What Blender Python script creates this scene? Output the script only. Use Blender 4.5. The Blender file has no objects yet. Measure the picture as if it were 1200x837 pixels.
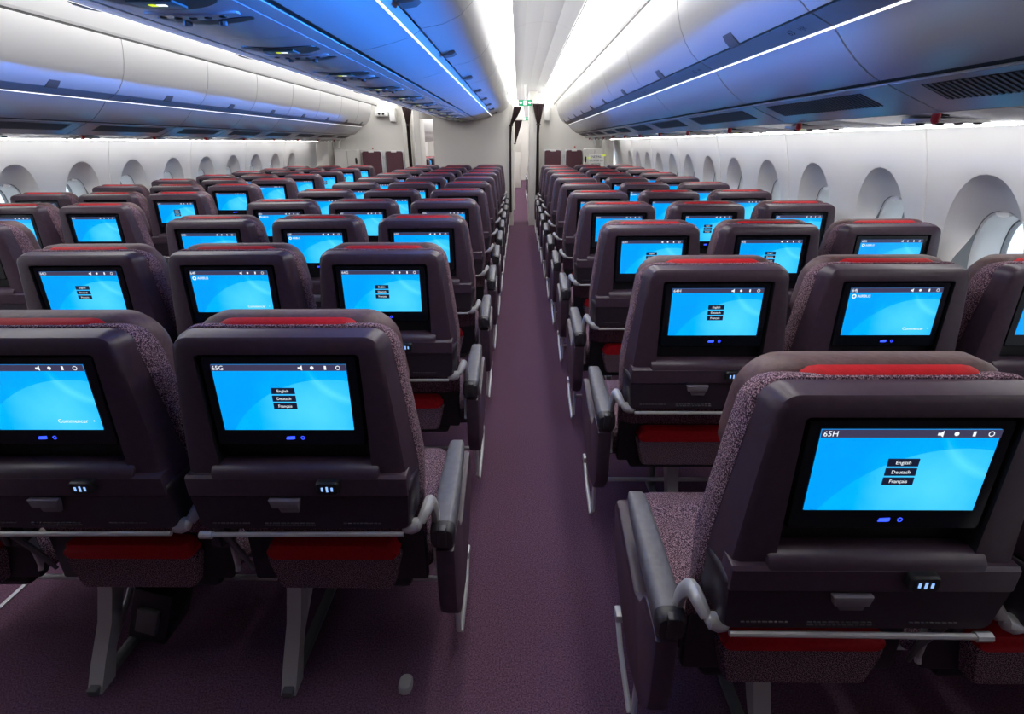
import bpy, bmesh, math, random
from mathutils import Vector, Matrix
random.seed(7)
C = bpy.context.scene.collection
PI = math.pi

# ------------------------------------------------------------------ camera
F_PX = 610.965
RT = Vector((0.99991395, 0.01156469, -0.0061931))
UP = Vector((0.00167905, 0.35538411, 0.93471884))
FW = Vector((-0.01301066, 0.93464881, -0.35533411))
CAM = Vector((0, 0, 1.46))
cd = bpy.data.cameras.new('camera'); cam = bpy.data.objects.new('camera', cd); C.objects.link(cam)
cam.matrix_world = Matrix(((RT.x, UP.x, -FW.x, CAM.x), (RT.y, UP.y, -FW.y, CAM.y), (RT.z, UP.z, -FW.z, CAM.z), (0, 0, 0, 1)))
cd.sensor_width = 36; cd.lens = 36 * F_PX / 1200; cd.shift_y = -18.5 / 1200; cd.clip_start = .02; cd.clip_end = 200
bpy.context.scene.camera = cam

# ------------------------------------------------------------------ world, exposure, light levels
COVE = 5.3        # ceiling cove strips
WASH = 10.0        # strip washing the side walls
SCREEN = 0.87      # seat screens
BLUE = 40.0       # blue mood lighting under the bin rails (W per lamp)
def area(name, loc, size, target, col, power, label):
    l = bpy.data.lights.new(name, 'AREA'); l.shape = 'RECTANGLE'; l.size = size[0]; l.size_y = size[1]; l.color = col; l.energy = power
    o = bpy.data.objects.new(name, l); o.location = loc; C.objects.link(o)
    d = (Vector(target) - Vector(loc)).normalized(); y = Vector((0, 1, 0)); x = y.cross(-d).normalized()
    o.rotation_euler = Matrix((( x.x, y.x, -d.x), (x.y, y.y, -d.y), (x.z, y.z, -d.z))).to_euler(); return o
for x_, z_, tx, tz, p_, yc_, ln_, sp_ in ((.793, 1.769, -.75, 1.905, .66, 4.3, 8.5, 14), (-2.731, 1.769, -1.19, 1.91, .26, 4.3, 8.5, 14),        # under the outboard bin rails
                            (-.465, 1.892, .93, 1.735, .055, 3.6, 4.2, 15), (-1.473, 1.892, -2.87, 1.745, .01, 4.3, 8.5, 15)):      # under the centre bin rails
    area('mood_lamp', (x_, yc_, z_), (.010, ln_), (tx, yc_, tz), (.02, .22, 1), BLUE * p_, '').data.spread = math.radians(sp_)
w = bpy.data.worlds.new('daylight'); bpy.context.scene.world = w; w.use_nodes = True
bg = w.node_tree.nodes['Background']; bg.inputs[0].default_value = (.74, .87, 1, 1); bg.inputs[1].default_value = 1.2
vs = bpy.context.scene.view_settings
vs.view_transform = 'Standard'; vs.look = 'None'; vs.gamma = 1; vs.use_curve_mapping = False; vs.exposure = 0.52

# ------------------------------------------------------------------ materials
def mat(name, col, rough=.5, metal=0, spec=.5, emit=None, es=0, coat=0):
    m = bpy.data.materials.new(name); m.use_nodes = True
    b = m.node_tree.nodes['Principled BSDF']
    b.inputs['Base Color'].default_value = (*col, 1); b.inputs['Roughness'].default_value = rough
    b.inputs['Metallic'].default_value = metal; b.inputs['Specular IOR Level'].default_value = spec
    b.inputs['Coat Weight'].default_value = coat
    if emit: b.inputs['Emission Color'].default_value = (*emit, 1); b.inputs['Emission Strength'].default_value = es
    return m
def noisy(name, c1, c2, scale, rough=.6, lo=.4, hi=.6, bump=0, detail=2, c3=None, spec=.5):
    m = mat(name, c1, rough, spec=spec); nt = m.node_tree; b = nt.nodes['Principled BSDF']
    tc = nt.nodes.new('ShaderNodeTexCoord'); n = nt.nodes.new('ShaderNodeTexNoise')
    n.inputs['Scale'].default_value = scale; n.inputs['Detail'].default_value = detail
    r = nt.nodes.new('ShaderNodeValToRGB'); r.color_ramp.elements[0].position = lo; r.color_ramp.elements[1].position = hi
    r.color_ramp.elements[0].color = (*c1, 1); r.color_ramp.elements[1].color = (*c2, 1)
    if c3: e = r.color_ramp.elements.new((lo + hi) / 2); e.color = (*c3, 1)
    nt.links.new(tc.outputs['Object'], n.inputs['Vector']); nt.links.new(n.outputs['Fac'], r.inputs['Fac'])
    nt.links.new(r.outputs['Color'], b.inputs['Base Color'])
    if bump:
        bp = nt.nodes.new('ShaderNodeBump'); bp.inputs['Strength'].default_value = bump; bp.inputs['Distance'].default_value = .002
        nt.links.new(n.outputs['Fac'], bp.inputs['Height']); nt.links.new(bp.outputs['Normal'], b.inputs['Normal'])
    return m
M = {}
M['shell'] = noisy('aubergine_plastic', (.050, .029, .046), (.058, .034, .053), 60, .38, bump=0)
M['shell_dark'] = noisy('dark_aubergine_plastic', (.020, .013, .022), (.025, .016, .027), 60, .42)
M['recess'] = mat('black_recess', (.008, .008, .012), .5)
M['fabric'] = noisy('speckled_fabric', (.035, .018, .030), (.42, .27, .32), 420, .95, .43, .60, bump=.6, c3=(.13, .075, .105), spec=.2)
M['leather'] = noisy('brown_leather', (.085, .040, .043), (.110, .054, .057), 90, .52, bump=.35)
M['red'] = noisy('red_leather', (.44, .004, .010), (.50, .006, .014), 90, .6, bump=.1, spec=.25)
M['bezel'] = mat('glossy_black_bezel', (.006, .008, .013), .08)
M['arm'] = noisy('grey_armrest_plastic', (.115, .11, .125), (.135, .13, .145), 50, .42)
M['arm_dark'] = mat('dark_armrest_cap', (.03, .027, .034), .4)
M['alu'] = mat('brushed_aluminium', (.56, .56, .57), .35, .4)
M['alu_dark'] = mat('dark_grey_metal', (.14, .14, .145), .45, .3)
M['latch'] = mat('grey_tray_latch', (.17, .15, .18), .4)
M['black'] = mat('black_plastic', (.012, .012, .014), .4)
M['carpet'] = noisy('purple_carpet', (.058, .027, .050), (.180, .094, .150), 230, .98, .32, .68, bump=.7, detail=3, spec=.1)
M['white'] = mat('white_cabin_panel', (.78, .78, .775), .38)
M['warm'] = mat('off_white_wall_panel', (.66, .64, .60), .5)
M['bin'] = mat('satin_bin_shell', (.50, .50, .505), .28)
M['under'] = mat('glossy_bin_underside', (.44, .455, .48), .22)
M['ceil'] = mat('ceiling_panel', (.90, .91, .92), .5)
M['grey'] = mat('grey_placard_rail', (.34, .325, .31), .45)
M['gap'] = mat('dark_gap', (.01, .01, .012), .6)
M['brown'] = mat('brown_service_plate', (.055, .035, .035), .4)
M['cove'] = mat('cove_light', (1, 1, 1), .5, emit=(1, .985, .96), es=COVE)
M['wash'] = mat('wall_wash_light', (1, 1, 1), .5, emit=(1, .98, .96), es=WASH)
M['led'] = mat('bin_edge_light', (1, 1, 1), .5, emit=(1, .98, .95), es=.9)  # bin edge trim, no lamp: its bright reflection is put in as emission
M['text'] = mat('screen_white_text', (0, 0, 0), .6, emit=(.85, .93, 1), es=.8)
M['bar'] = mat('screen_header_bar', (.0, .0, .0), .3, emit=(.05, .045, .10), es=.7)
M['menu'] = mat('screen_menu_button', (.0, .0, .0), .3, emit=(.008, .012, .035), es=.7)
M['indicator'] = mat('blue_indicator', (0, 0, 0), .4, emit=(.03, .07, 1), es=1.6)
M['usb_icon'] = mat('usb_icon', (0, 0, 0), .4, emit=(.25, .45, .9), es=.9)
M['green'] = mat('exit_sign_green', (0, .05, .02), .5, emit=(.0, .30, .13), es=.9)
M['sign_white'] = mat('exit_sign_white', (.5, .5, .5), .5, emit=(.9, 1, .95), es=.9)
M['psu_sign'] = mat('unlit_grey_sign', (.10, .20, .21), .3)
M['yellow'] = mat('yellow_icon', (.1, .1, 0), .5, emit=(.6, .75, .02), es=.9)
M['ink'] = mat('black_ink', (.02, .02, .02), .6)
M['print'] = mat('faint_print', (.10, .09, .105), .6)
M['paper'] = mat('white_paper', (.8, .8, .78), .7)
M['curtain'] = noisy('brown_curtain', (.075, .05, .055), (.09, .06, .065), 40, .9, spec=.1)
M['jump'] = noisy('maroon_seat_pad', (.085, .028, .04), (.10, .034, .048), 60, .6)
M['reddot'] = mat('red_cap', (.45, .01, .02), .4)
M['gasket'] = mat('grey_window_gasket', (.20, .21, .22), .5)
M['white_metal'] = mat('pale_metal', (.62, .62, .64), .35, .3)

def screen_material():
    m = bpy.data.materials.new('blue_screen'); m.use_nodes = True; nt = m.node_tree; N = nt.nodes; L = nt.links
    b = N['Principled BSDF']; b.inputs['Base Color'].default_value = (0, 0, 0, 1); b.inputs['Roughness'].default_value = .15
    tc = N.new('ShaderNodeTexCoord'); sp = N.new('ShaderNodeSeparateXYZ'); L.new(tc.outputs['Object'], sp.inputs[0])
    def mth(op, a, c=None, clamp=False):
        n = N.new('ShaderNodeMath'); n.operation = op; n.use_clamp = clamp
        for i, v in enumerate((a, c)):
            if v is None: continue
            if isinstance(v, (int, float)): n.inputs[i].default_value = v
            else: L.new(v, n.inputs[i])
        return n.outputs[0]
    x, z = sp.outputs[0], sp.outputs[2]
    def dist(cx, cz, sx=1, sz=1):
        dx = mth('MULTIPLY', mth('SUBTRACT', x, cx), sx); dz = mth('MULTIPLY', mth('SUBTRACT', z, cz), sz)
        return mth('SQRT', mth('ADD', mth('MULTIPLY', dx, dx), mth('MULTIPLY', dz, dz)))
    glow = mth('SUBTRACT', 1, mth('DIVIDE', dist(.055, .965), .13), True)
    d1 = dist(.09, .80)
    arc = mth('MULTIPLY', mth('LESS_THAN', d1, .235), .30)
    edge = mth('MULTIPLY', mth('SUBTRACT', 1, mth('DIVIDE', mth('ABSOLUTE', mth('SUBTRACT', dist(.16, 1.10), .115)), .012), True), .25)
    ns = N.new('ShaderNodeTexNoise'); ns.inputs['Scale'].default_value = 14; L.new(tc.outputs['Object'], ns.inputs['Vector'])
    f = mth('ADD', mth('ADD', mth('MULTIPLY', glow, .55), arc), mth('ADD', edge, mth('MULTIPLY', mth('SUBTRACT', ns.outputs['Fac'], .5), .35)), True)
    r = N.new('ShaderNodeValToRGB'); r.color_ramp.elements[0].color = (.0, .30, .86, 1); r.color_ramp.elements[1].color = (.10, .66, 1.0, 1)
    r.color_ramp.elements.new(.35).color = (0, .40, .97, 1)
    L.new(f, r.inputs['Fac']); L.new(r.outputs['Color'], b.inputs['Emission Color']); b.inputs['Emission Strength'].default_value = SCREEN
    return m
M['screen'] = screen_material()
def glass_material():
    m = bpy.data.materials.new('window_glass'); m.use_nodes = True; nt = m.node_tree; b = nt.nodes['Principled BSDF']
    b.inputs['Base Color'].default_value = (.9, .96, 1, 1); b.inputs['Roughness'].default_value = .03
    b.inputs['Alpha'].default_value = .12
    return m
M['glass'] = glass_material()

# ------------------------------------------------------------------ mesh helpers
class MB:
    def __init__(s): s.bm = bmesh.new(); s.mats = []
    def mi(s, k):
        if k is None: return 0
        if k not in s.mats: s.mats.append(k)
        return s.mats.index(k)
    def box(s, x0, x1, y0, y1, z0, z1, r=0, k=None, seg=2):
        t = bmesh.new(); bmesh.ops.create_cube(t, size=1)
        for v in t.verts:
            v.co = Vector(((x0 + x1) / 2 + v.co.x * (x1 - x0), (y0 + y1) / 2 + v.co.y * (y1 - y0), (z0 + z1) / 2 + v.co.z * (z1 - z0)))
        if r: bmesh.ops.bevel(t, geom=t.edges[:], offset=r, segments=seg, profile=.5, affect='EDGES')
        s.join(t, k); return s
    def join(s, t, k=None, mtx=None):
        i = s.mi(k); mp = {}
        for v in t.verts: mp[v] = s.bm.verts.new(mtx @ v.co if mtx else v.co)
        for f in t.faces:
            try: g = s.bm.faces.new([mp[v] for v in f.verts]); g.material_index = i
            except ValueError: pass
        t.free()
    def loft(s, rings, k=None, cap0=True, cap1=True, closed=True):
        i = s.mi(k); R = [[s.bm.verts.new(p) for p in r] for r in rings]; n = len(rings[0])
        for a, b in zip(R, R[1:]):
            for j in range(n if closed else n - 1):
                q = [a[j], a[(j + 1) % n], b[(j + 1) % n], b[j]]
                try: s.bm.faces.new(q).material_index = i
                except ValueError: pass
        if cap0: s.bm.faces.new(R[0][::-1]).material_index = i
        if cap1: s.bm.faces.new(R[-1]).material_index = i
        return s
    def prism(s, pts, axis, a, b, k=None, r=0):
        """pts: 2-D outline; axis 'x' -> (y,z) outline, 'y' -> (x,z), 'z' -> (x,y)"""
        def P(p, t): return Vector((t, p[0], p[1])) if axis == 'x' else (Vector((p[0], t, p[1])) if axis == 'y' else Vector((p[0], p[1], t)))
        t = bmesh.new(); A = [t.verts.new(P(p, a)) for p in pts]; B = [t.verts.new(P(p, b)) for p in pts]; n = len(pts)
        fa = t.faces.new(A); fb = t.faces.new(B[::-1])
        for j in range(n): t.faces.new([A[j], B[j], B[(j + 1) % n], A[(j + 1) % n]])
        bmesh.ops.recalc_face_normals(t, faces=t.faces[:])
        if r:
            e = [e for e in t.edges if (e in fa.edges) or (e in fb.edges)] if False else list(set(list(fa.edges) + list(fb.edges)))
            bmesh.ops.bevel(t, geom=e, offset=r, segments=2, profile=.5, affect='EDGES')
        s.join(t, k); return s
    def tube(s, pts, r, k=None, n=8, sx=1, cap=True):
        pts = [Vector(p) for p in pts]; rings = []; up = None
        rr_ = r if isinstance(r, (list, tuple)) else [r] * len(pts)
        for i, p in enumerate(pts):
            d = (pts[min(i + 1, len(pts) - 1)] - pts[max(i - 1, 0)]).normalized()
            if up is None: up = Vector((0, 0, 1)) if abs(d.z) < .9 else Vector((0, 1, 0))
            u = d.cross(up).normalized(); v = u.cross(d).normalized(); up = v
            rings.append([p + u * math.cos(2 * PI * j / n) * rr_[i] * sx + v * math.sin(2 * PI * j / n) * rr_[i] for j in range(n)])
        return s.loft(rings, k, cap, cap)
    def quad(s, a, b, c, d, k=None):
        f = s.bm.faces.new([s.bm.verts.new(Vector(p)) for p in (a, b, c, d)]); f.material_index = s.mi(k); return s
    def mesh(s, name, m=None, angle=35):
        bmesh.ops.recalc_face_normals(s.bm, faces=s.bm.faces[:])
        me = bpy.data.meshes.new(name); s.bm.to_mesh(me); s.bm.free()
        for k in (s.mats or [m]): me.materials.append(M[k])
        if s.mats and None in s.mats: pass
        for p in me.polygons: p.use_smooth = True
        me.set_sharp_from_angle(angle=math.radians(angle))
        return me
    def build(s, name, m=None, parent=None, angle=35, loc=None):
        if m and not s.mats: me = s.mesh(name, m, angle)
        else: me = s.mesh(name, None, angle)
        o = bpy.data.objects.new(name, me); C.objects.link(o)
        if parent: o.parent = parent
        if loc: o.location = loc
        return o

def rr(cx, cz, hw, hh, r, n=5, y=0.0):
    """rounded rectangle ring in the x-z plane at y"""
    pts = []; r = min(r, hw - 1e-4, hh - 1e-4)
    for (sx, sz, a0) in ((1, 1, 0), (-1, 1, 90), (-1, -1, 180), (1, -1, 270)):
        for j in range(n):
            a = math.radians(a0 + 90 * j / (n - 1))
            pts.append(Vector((cx + sx * (hw - r) + r * math.cos(a), y, cz + sz * (hh - r) + r * math.sin(a))))
    return pts
def interp(tab, t):
    if t <= tab[0][0]: return tab[0][1]
    for (a, va), (b, vb) in zip(tab, tab[1:]):
        if t <= b: return va + (vb - va) * (t - a) / (b - a)
    return tab[-1][1]
def tag(o, label=None, cat=None, group=None, kind=None):
    if label: o['label'] = label
    if cat: o['category'] = cat
    if group: o['group'] = group
    if kind: o['kind'] = kind
    return o
def empty(name, loc, label, cat, group=None):
    o = bpy.data.objects.new(name, None); o.location = loc; o.empty_display_size = .1; C.objects.link(o)
    return tag(o, label, cat, group)
def struct(mb, name, m=None, parent=None, angle=35):
    o = mb.build(name, m, parent, angle)
    if not parent: o['kind'] = 'structure'
    return o
def part(name, me, parent):
    o = bpy.data.objects.new(name, me); C.objects.link(o); o.parent = parent; return o
def copy_tree(o, parent=None):
    c = o.copy(); C.objects.link(c); c.parent = parent
    for ch in list(o.children): copy_tree(ch, c)
    return c
_tc = {}
def text_bm(s, size, align='CENTER'):
    cu = bpy.data.curves.new('t', 'FONT'); cu.body = s; cu.size = size; cu.align_x = align; cu.align_y = 'CENTER'; cu.resolution_u = 2
    o = bpy.data.objects.new('t', cu); C.objects.link(o)
    dg = bpy.context.evaluated_depsgraph_get(); me = bpy.data.meshes.new_from_object(o.evaluated_get(dg))
    t = bmesh.new(); t.from_mesh(me); bpy.data.objects.remove(o); bpy.data.curves.remove(cu); bpy.data.meshes.remove(me)
    return t
def add_text(mb, s, size, x, y, z, k, align='CENTER', mtx=None):
    """text facing -y in the x-z plane"""
    t = text_bm(s, size, align)
    mb.join(t, k, mtx or (Matrix.Translation((x, y, z)) @ Matrix.Rotation(PI / 2, 4, 'X')))

# ------------------------------------------------------------------ layout constants
XC = -.969                      # cabin centre line
def mir(x): return 2 * XC - x
PITCH = .786
WIN0, WINP = 2.14, .638
BACK_Y, FRONT_Y, END_Y = -.35, 10.0, 23.0

# ------------------------------------------------------------------ floor, side walls, windows
mb = MB(); mb.box(mir(1.9), 1.9, BACK_Y, END_Y, -.05, 0); struct(mb, 'floor', 'carpet')
WALLX = [(0, 1.76), (.3, 1.86), (.5, 1.885), (.8, 1.885), (1.1, 1.862), (1.3, 1.825), (1.45, 1.785), (1.55, 1.75)]
def wall_x(z): return interp(WALLX, z)
WZ0, WZ1, WC = .60, 1.512, .99
def bay_mesh(yc):
    """one wall bay with its scooped surround and the opening, right-hand side, built about y = yc (local y)"""
    m = MB(); n = 56; hp = WINP / 2
    angs = [2 * PI * j / n for j in range(n)]
    for cy_, cz_ in ((hp, WZ1 - WC), (-hp, WZ1 - WC), (-hp, WZ0 - WC), (hp, WZ0 - WC)):
        a = math.atan2(cz_, cy_) % (2 * PI); i = min(range(n), key=lambda q: abs(angs[q] - a)); angs[i] = a
    def sup(a, hw, hh, e=2.35):
        c, s_ = math.cos(a), math.sin(a); k = (abs(c / hw) ** e + abs(s_ / hh) ** e) ** (-1 / e); return c * k, s_ * k
    def depth(a):
        s_ = math.sin(a); t = min(1, max(0, (s_ + .35) / 1.15)); return .012 + .072 * t * t * (3 - 2 * t)
    rings = []
    def ring(f):
        out = []
        for a in angs:
            y, z, d = f(a); out.append(Vector((wall_x(WC + z) + d, y, WC + z)))
        rings.append(out)
    def outer(a):
        c, s_ = math.cos(a), math.sin(a); k = min(hp / abs(c) if abs(c) > 1e-6 else 9, ((WZ1 - WC) if s_ > 0 else (WC - WZ0)) / abs(s_) if abs(s_) > 1e-6 else 9)
        return c * k, s_ * k
    def scoop(a): return sup(a, .205, .345 if math.sin(a) > 0 else .30, 2.1)
    def opening(a): return sup(a, .135, .205)
    def mix(p, q, t): return p[0] + (q[0] - p[0]) * t, p[1] + (q[1] - p[1]) * t
    for t in (1, .5): ring(lambda a, t=t: (*mix(scoop(a), outer(a), t), 0))
    ring(lambda a: (*mix(scoop(a), outer(a), .04), 0))
    ring(lambda a: (*scoop(a), .001))
    for t in (.97, .85, .7, .5, .3, .12, 0):
        ring(lambda a, t=t: (*mix(opening(a), scoop(a), t), depth(a) * (1 - t) ** .62 if t < 1 else 0))
    m.loft(rings, None, False, False)
    return m, angs, opening, depth
bm_, angs, opening, depth = bay_mesh(0)
BAY = bm_.mesh('window_surround', 'white', 28)
def tunnel_ring(sc, dx, a): y, z = opening(a); return Vector((wall_x(WC + z) + depth(a) * .0 + dx, y * sc, WC + z * sc))
def rim(a): y, z = opening(a); return Vector((wall_x(WC + z) + depth(a), y, WC + z))
m = MB(); m.loft([[rim(a) for a in angs], [tunnel_ring(.985, .088, a) for a in angs]], 'gasket', False, False)
m.loft([[tunnel_ring(.985, .088, a) for a in angs], [tunnel_ring(.95, .094, a) for a in angs], [tunnel_ring(.93, .12, a) for a in angs], [tunnel_ring(.86, .20, a) for a in angs]], 'white', False, False)
FRAME = m.mesh('window_frame')
m = MB(); m.loft([[tunnel_ring(.86, .20, a) for a in angs], [tunnel_ring(.83, .202, a) for a in angs], [tunnel_ring(.82, .225, a) for a in angs], [tunnel_ring(1.05, .225, a) for a in angs]], None, False, False)
GASKET = m.mesh('window_gasket', 'gasket')
m = MB(); m.loft([[tunnel_ring(.85, .212, a) for a in angs], [tunnel_ring(.85, .216, a) for a in angs]], None, True, True); PANE = m.mesh('glass', 'glass')
m = MB()
hr = []
for dx, sc in ((.082, .5), (.078, .95), (.088, 1.0), (.10, .9)):
    hr.append([Vector((wall_x(1.18) + dx, .034 * sc * math.cos(t), 1.183 + .012 * sc * math.sin(t))) for t in [2 * PI * j / 16 for j in range(16)]])
m.loft(hr, None, True, True); HANDLE = m.mesh('blind_handle', 'white')
for side, nm in ((1, 'right'), (-1, 'left')):
    wall = MB()
    for z0, z1 in ((0, .4), (.4, WZ0)):
        wall.quad((wall_x(z0), BACK_Y, z0), (wall_x(z0), FRONT_Y + .6, z0), (wall_x(z1), FRONT_Y + .6, z1), (wall_x(z1), BACK_Y, z1))
    ks = list(range(-5, 12))
    def bayx(mb_, y0, y1):
        zs = [WZ0, .8, 1.1, 1.3, 1.45, WZ1]
        for a, b in zip(zs, zs[1:]): mb_.quad((wall_x(a), y0, a), (wall_x(a), y1, a), (wall_x(b), y1, b), (wall_x(b), y0, b))
    for k in ks:
        t = bmesh.new(); t.from_mesh(BAY); wall.join(t, None, Matrix.Translation((0, WIN0 + WINP * k, 0)))
    bayx(wall, BACK_Y, WIN0 + WINP * (ks[0] - .5)); bayx(wall, WIN0 + WINP * (ks[-1] + .5), FRONT_Y + .6)
    if side < 0:
        for v in wall.bm.verts: v.co.x = mir(v.co.x)
    struct(wall, 'wall_' + nm, 'white', angle=28)
    for i, k in enumerate(ks):
        y = WIN0 + WINP * k
        o = part('window_%d' % (i + 1 + (17 if side < 0 else 0)), FRAME, None); o['kind'] = 'structure'
        o.location = (0, y, 0)
        for nme, me in (('gasket', GASKET), ('glass', PANE), ('blind_handle', HANDLE)): part(nme, me, o)
        if side < 0: o.scale = (-1, 1, 1); o.location.x = 2 * XC
        if k % 2 == 0:   # panel seams
            s = MB(); yy = y + WINP / 2
            s.tube([(wall_x(z) - .002, yy, z) for z in (.6, .8, 1.1, 1.3, 1.45, 1.51)], .004, None, 6)
            if side < 0:
                for v in s.bm.verts: v.co.x = mir(v.co.x)
            struct(s, 'trim_%d' % (i + 1 + (40 if side < 0 else 0)), 'white')
    # wall wash lamp along the top of the wall
    s = MB(); s.box(1.612, 1.645, BACK_Y, 9.85, 1.5055, 1.512)
    if side < 0:
        for v in s.bm.verts: v.co.x = mir(v.co.x)
    o = s.build('wall_wash_lamp', 'wash'); tag(o, 'long white light strip washing the %s side wall above the windows' % nm, 'light strip')

# outer fuselage shells so no daylight leaks in around the bins
for side, nm in ((1, 'right'), (-1, 'left')):
    s = MB(); s.prism([(1.75, 1.52), (1.79, 1.52), (1.79, 2.5), (1.75, 2.5)], 'y', BACK_Y, END_Y)
    if side < 0:
        for v in s.bm.verts: v.co.x = mir(v.co.x)
    struct(s, 'trim_upper_liner_' + nm, 'white')

# ------------------------------------------------------------------ ceiling and cove lights
def seg_strip(mb_, p, q, y0, y1, k=None): mb_.quad((p[0], y0, p[1]), (q[0], y0, q[1]), (q[0], y1, q[1]), (p[0], y1, p[1]), k)
CE0 = (.452, 2.325); CE1 = (-.04, 2.335)
ceil = MB()
for f in (lambda x: x, mir):
    prof = [(.646, 2.121), (.640, 2.135), (.612, 2.238)]
    for a, b in zip(prof, prof[1:]): seg_strip(ceil, (f(a[0]), a[1]), (f(b[0]), b[1]), BACK_Y, END_Y, 'bin')
    seg_strip(ceil, (f(.648), 2.104), (f(.648), 2.122), BACK_Y, END_Y, 'gap')
    arch = [(.445, 2.325), (.445, 2.345), (.33, 2.395), (.2, 2.41), (.06, 2.395), (-.036, 2.355), (-.036, 2.335)]
    for a, b in zip(arch, arch[1:]): seg_strip(ceil, (f(a[0]), a[1]), (f(b[0]), b[1]), BACK_Y, END_Y, 'ceil')
    seg_strip(ceil, (f(.452), 2.3245), (f(.445), 2.325), BACK_Y, END_Y, 'gap'); seg_strip(ceil, (f(-.04), 2.33), (f(-.036), 2.335), BACK_Y, END_Y, 'gap')
    seg_strip(ceil, (f(-.168), 2.168), (f(-.158), 2.20), BACK_Y, END_Y, 'white')
    y = 1.2
    while y < END_Y - .5:   # seams between ceiling panels
        for a, b in zip(arch[1:], arch[2:-1]): seg_strip(ceil, (f(a[0]), a[1] - .003), (f(b[0]), b[1] - .003), y, y + .012, 'white')
        y += 1.27
seg_strip(ceil, (mir(1.8), 2.52), (1.8, 2.52), BACK_Y, END_Y, 'ceil')
struct(ceil, 'ceiling', angle=50)
for f, nm in ((lambda x: x, 'right'), (mir, 'left')):
    for a, b, w_ in (((.612, 2.238), (.452, 2.3245), 'outboard'), ((-.158, 2.20), (-.04, 2.33), 'inboard')):
        s = MB(); seg_strip(s, (f(a[0]), a[1]), (f(b[0]), b[1]), .25, END_Y - .2)
        a2, b2 = (a[0], a[1] + .02), (b[0], b[1] + .02); seg_strip(s, (f(a2[0]), a2[1]), (f(b2[0]), b2[1]), .25, END_Y - .2)
        o = s.build('cove_lamp', 'cove'); tag(o, 'bright white cove light on the %s edge of the %s aisle ceiling' % (w_, nm), 'light strip')

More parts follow.
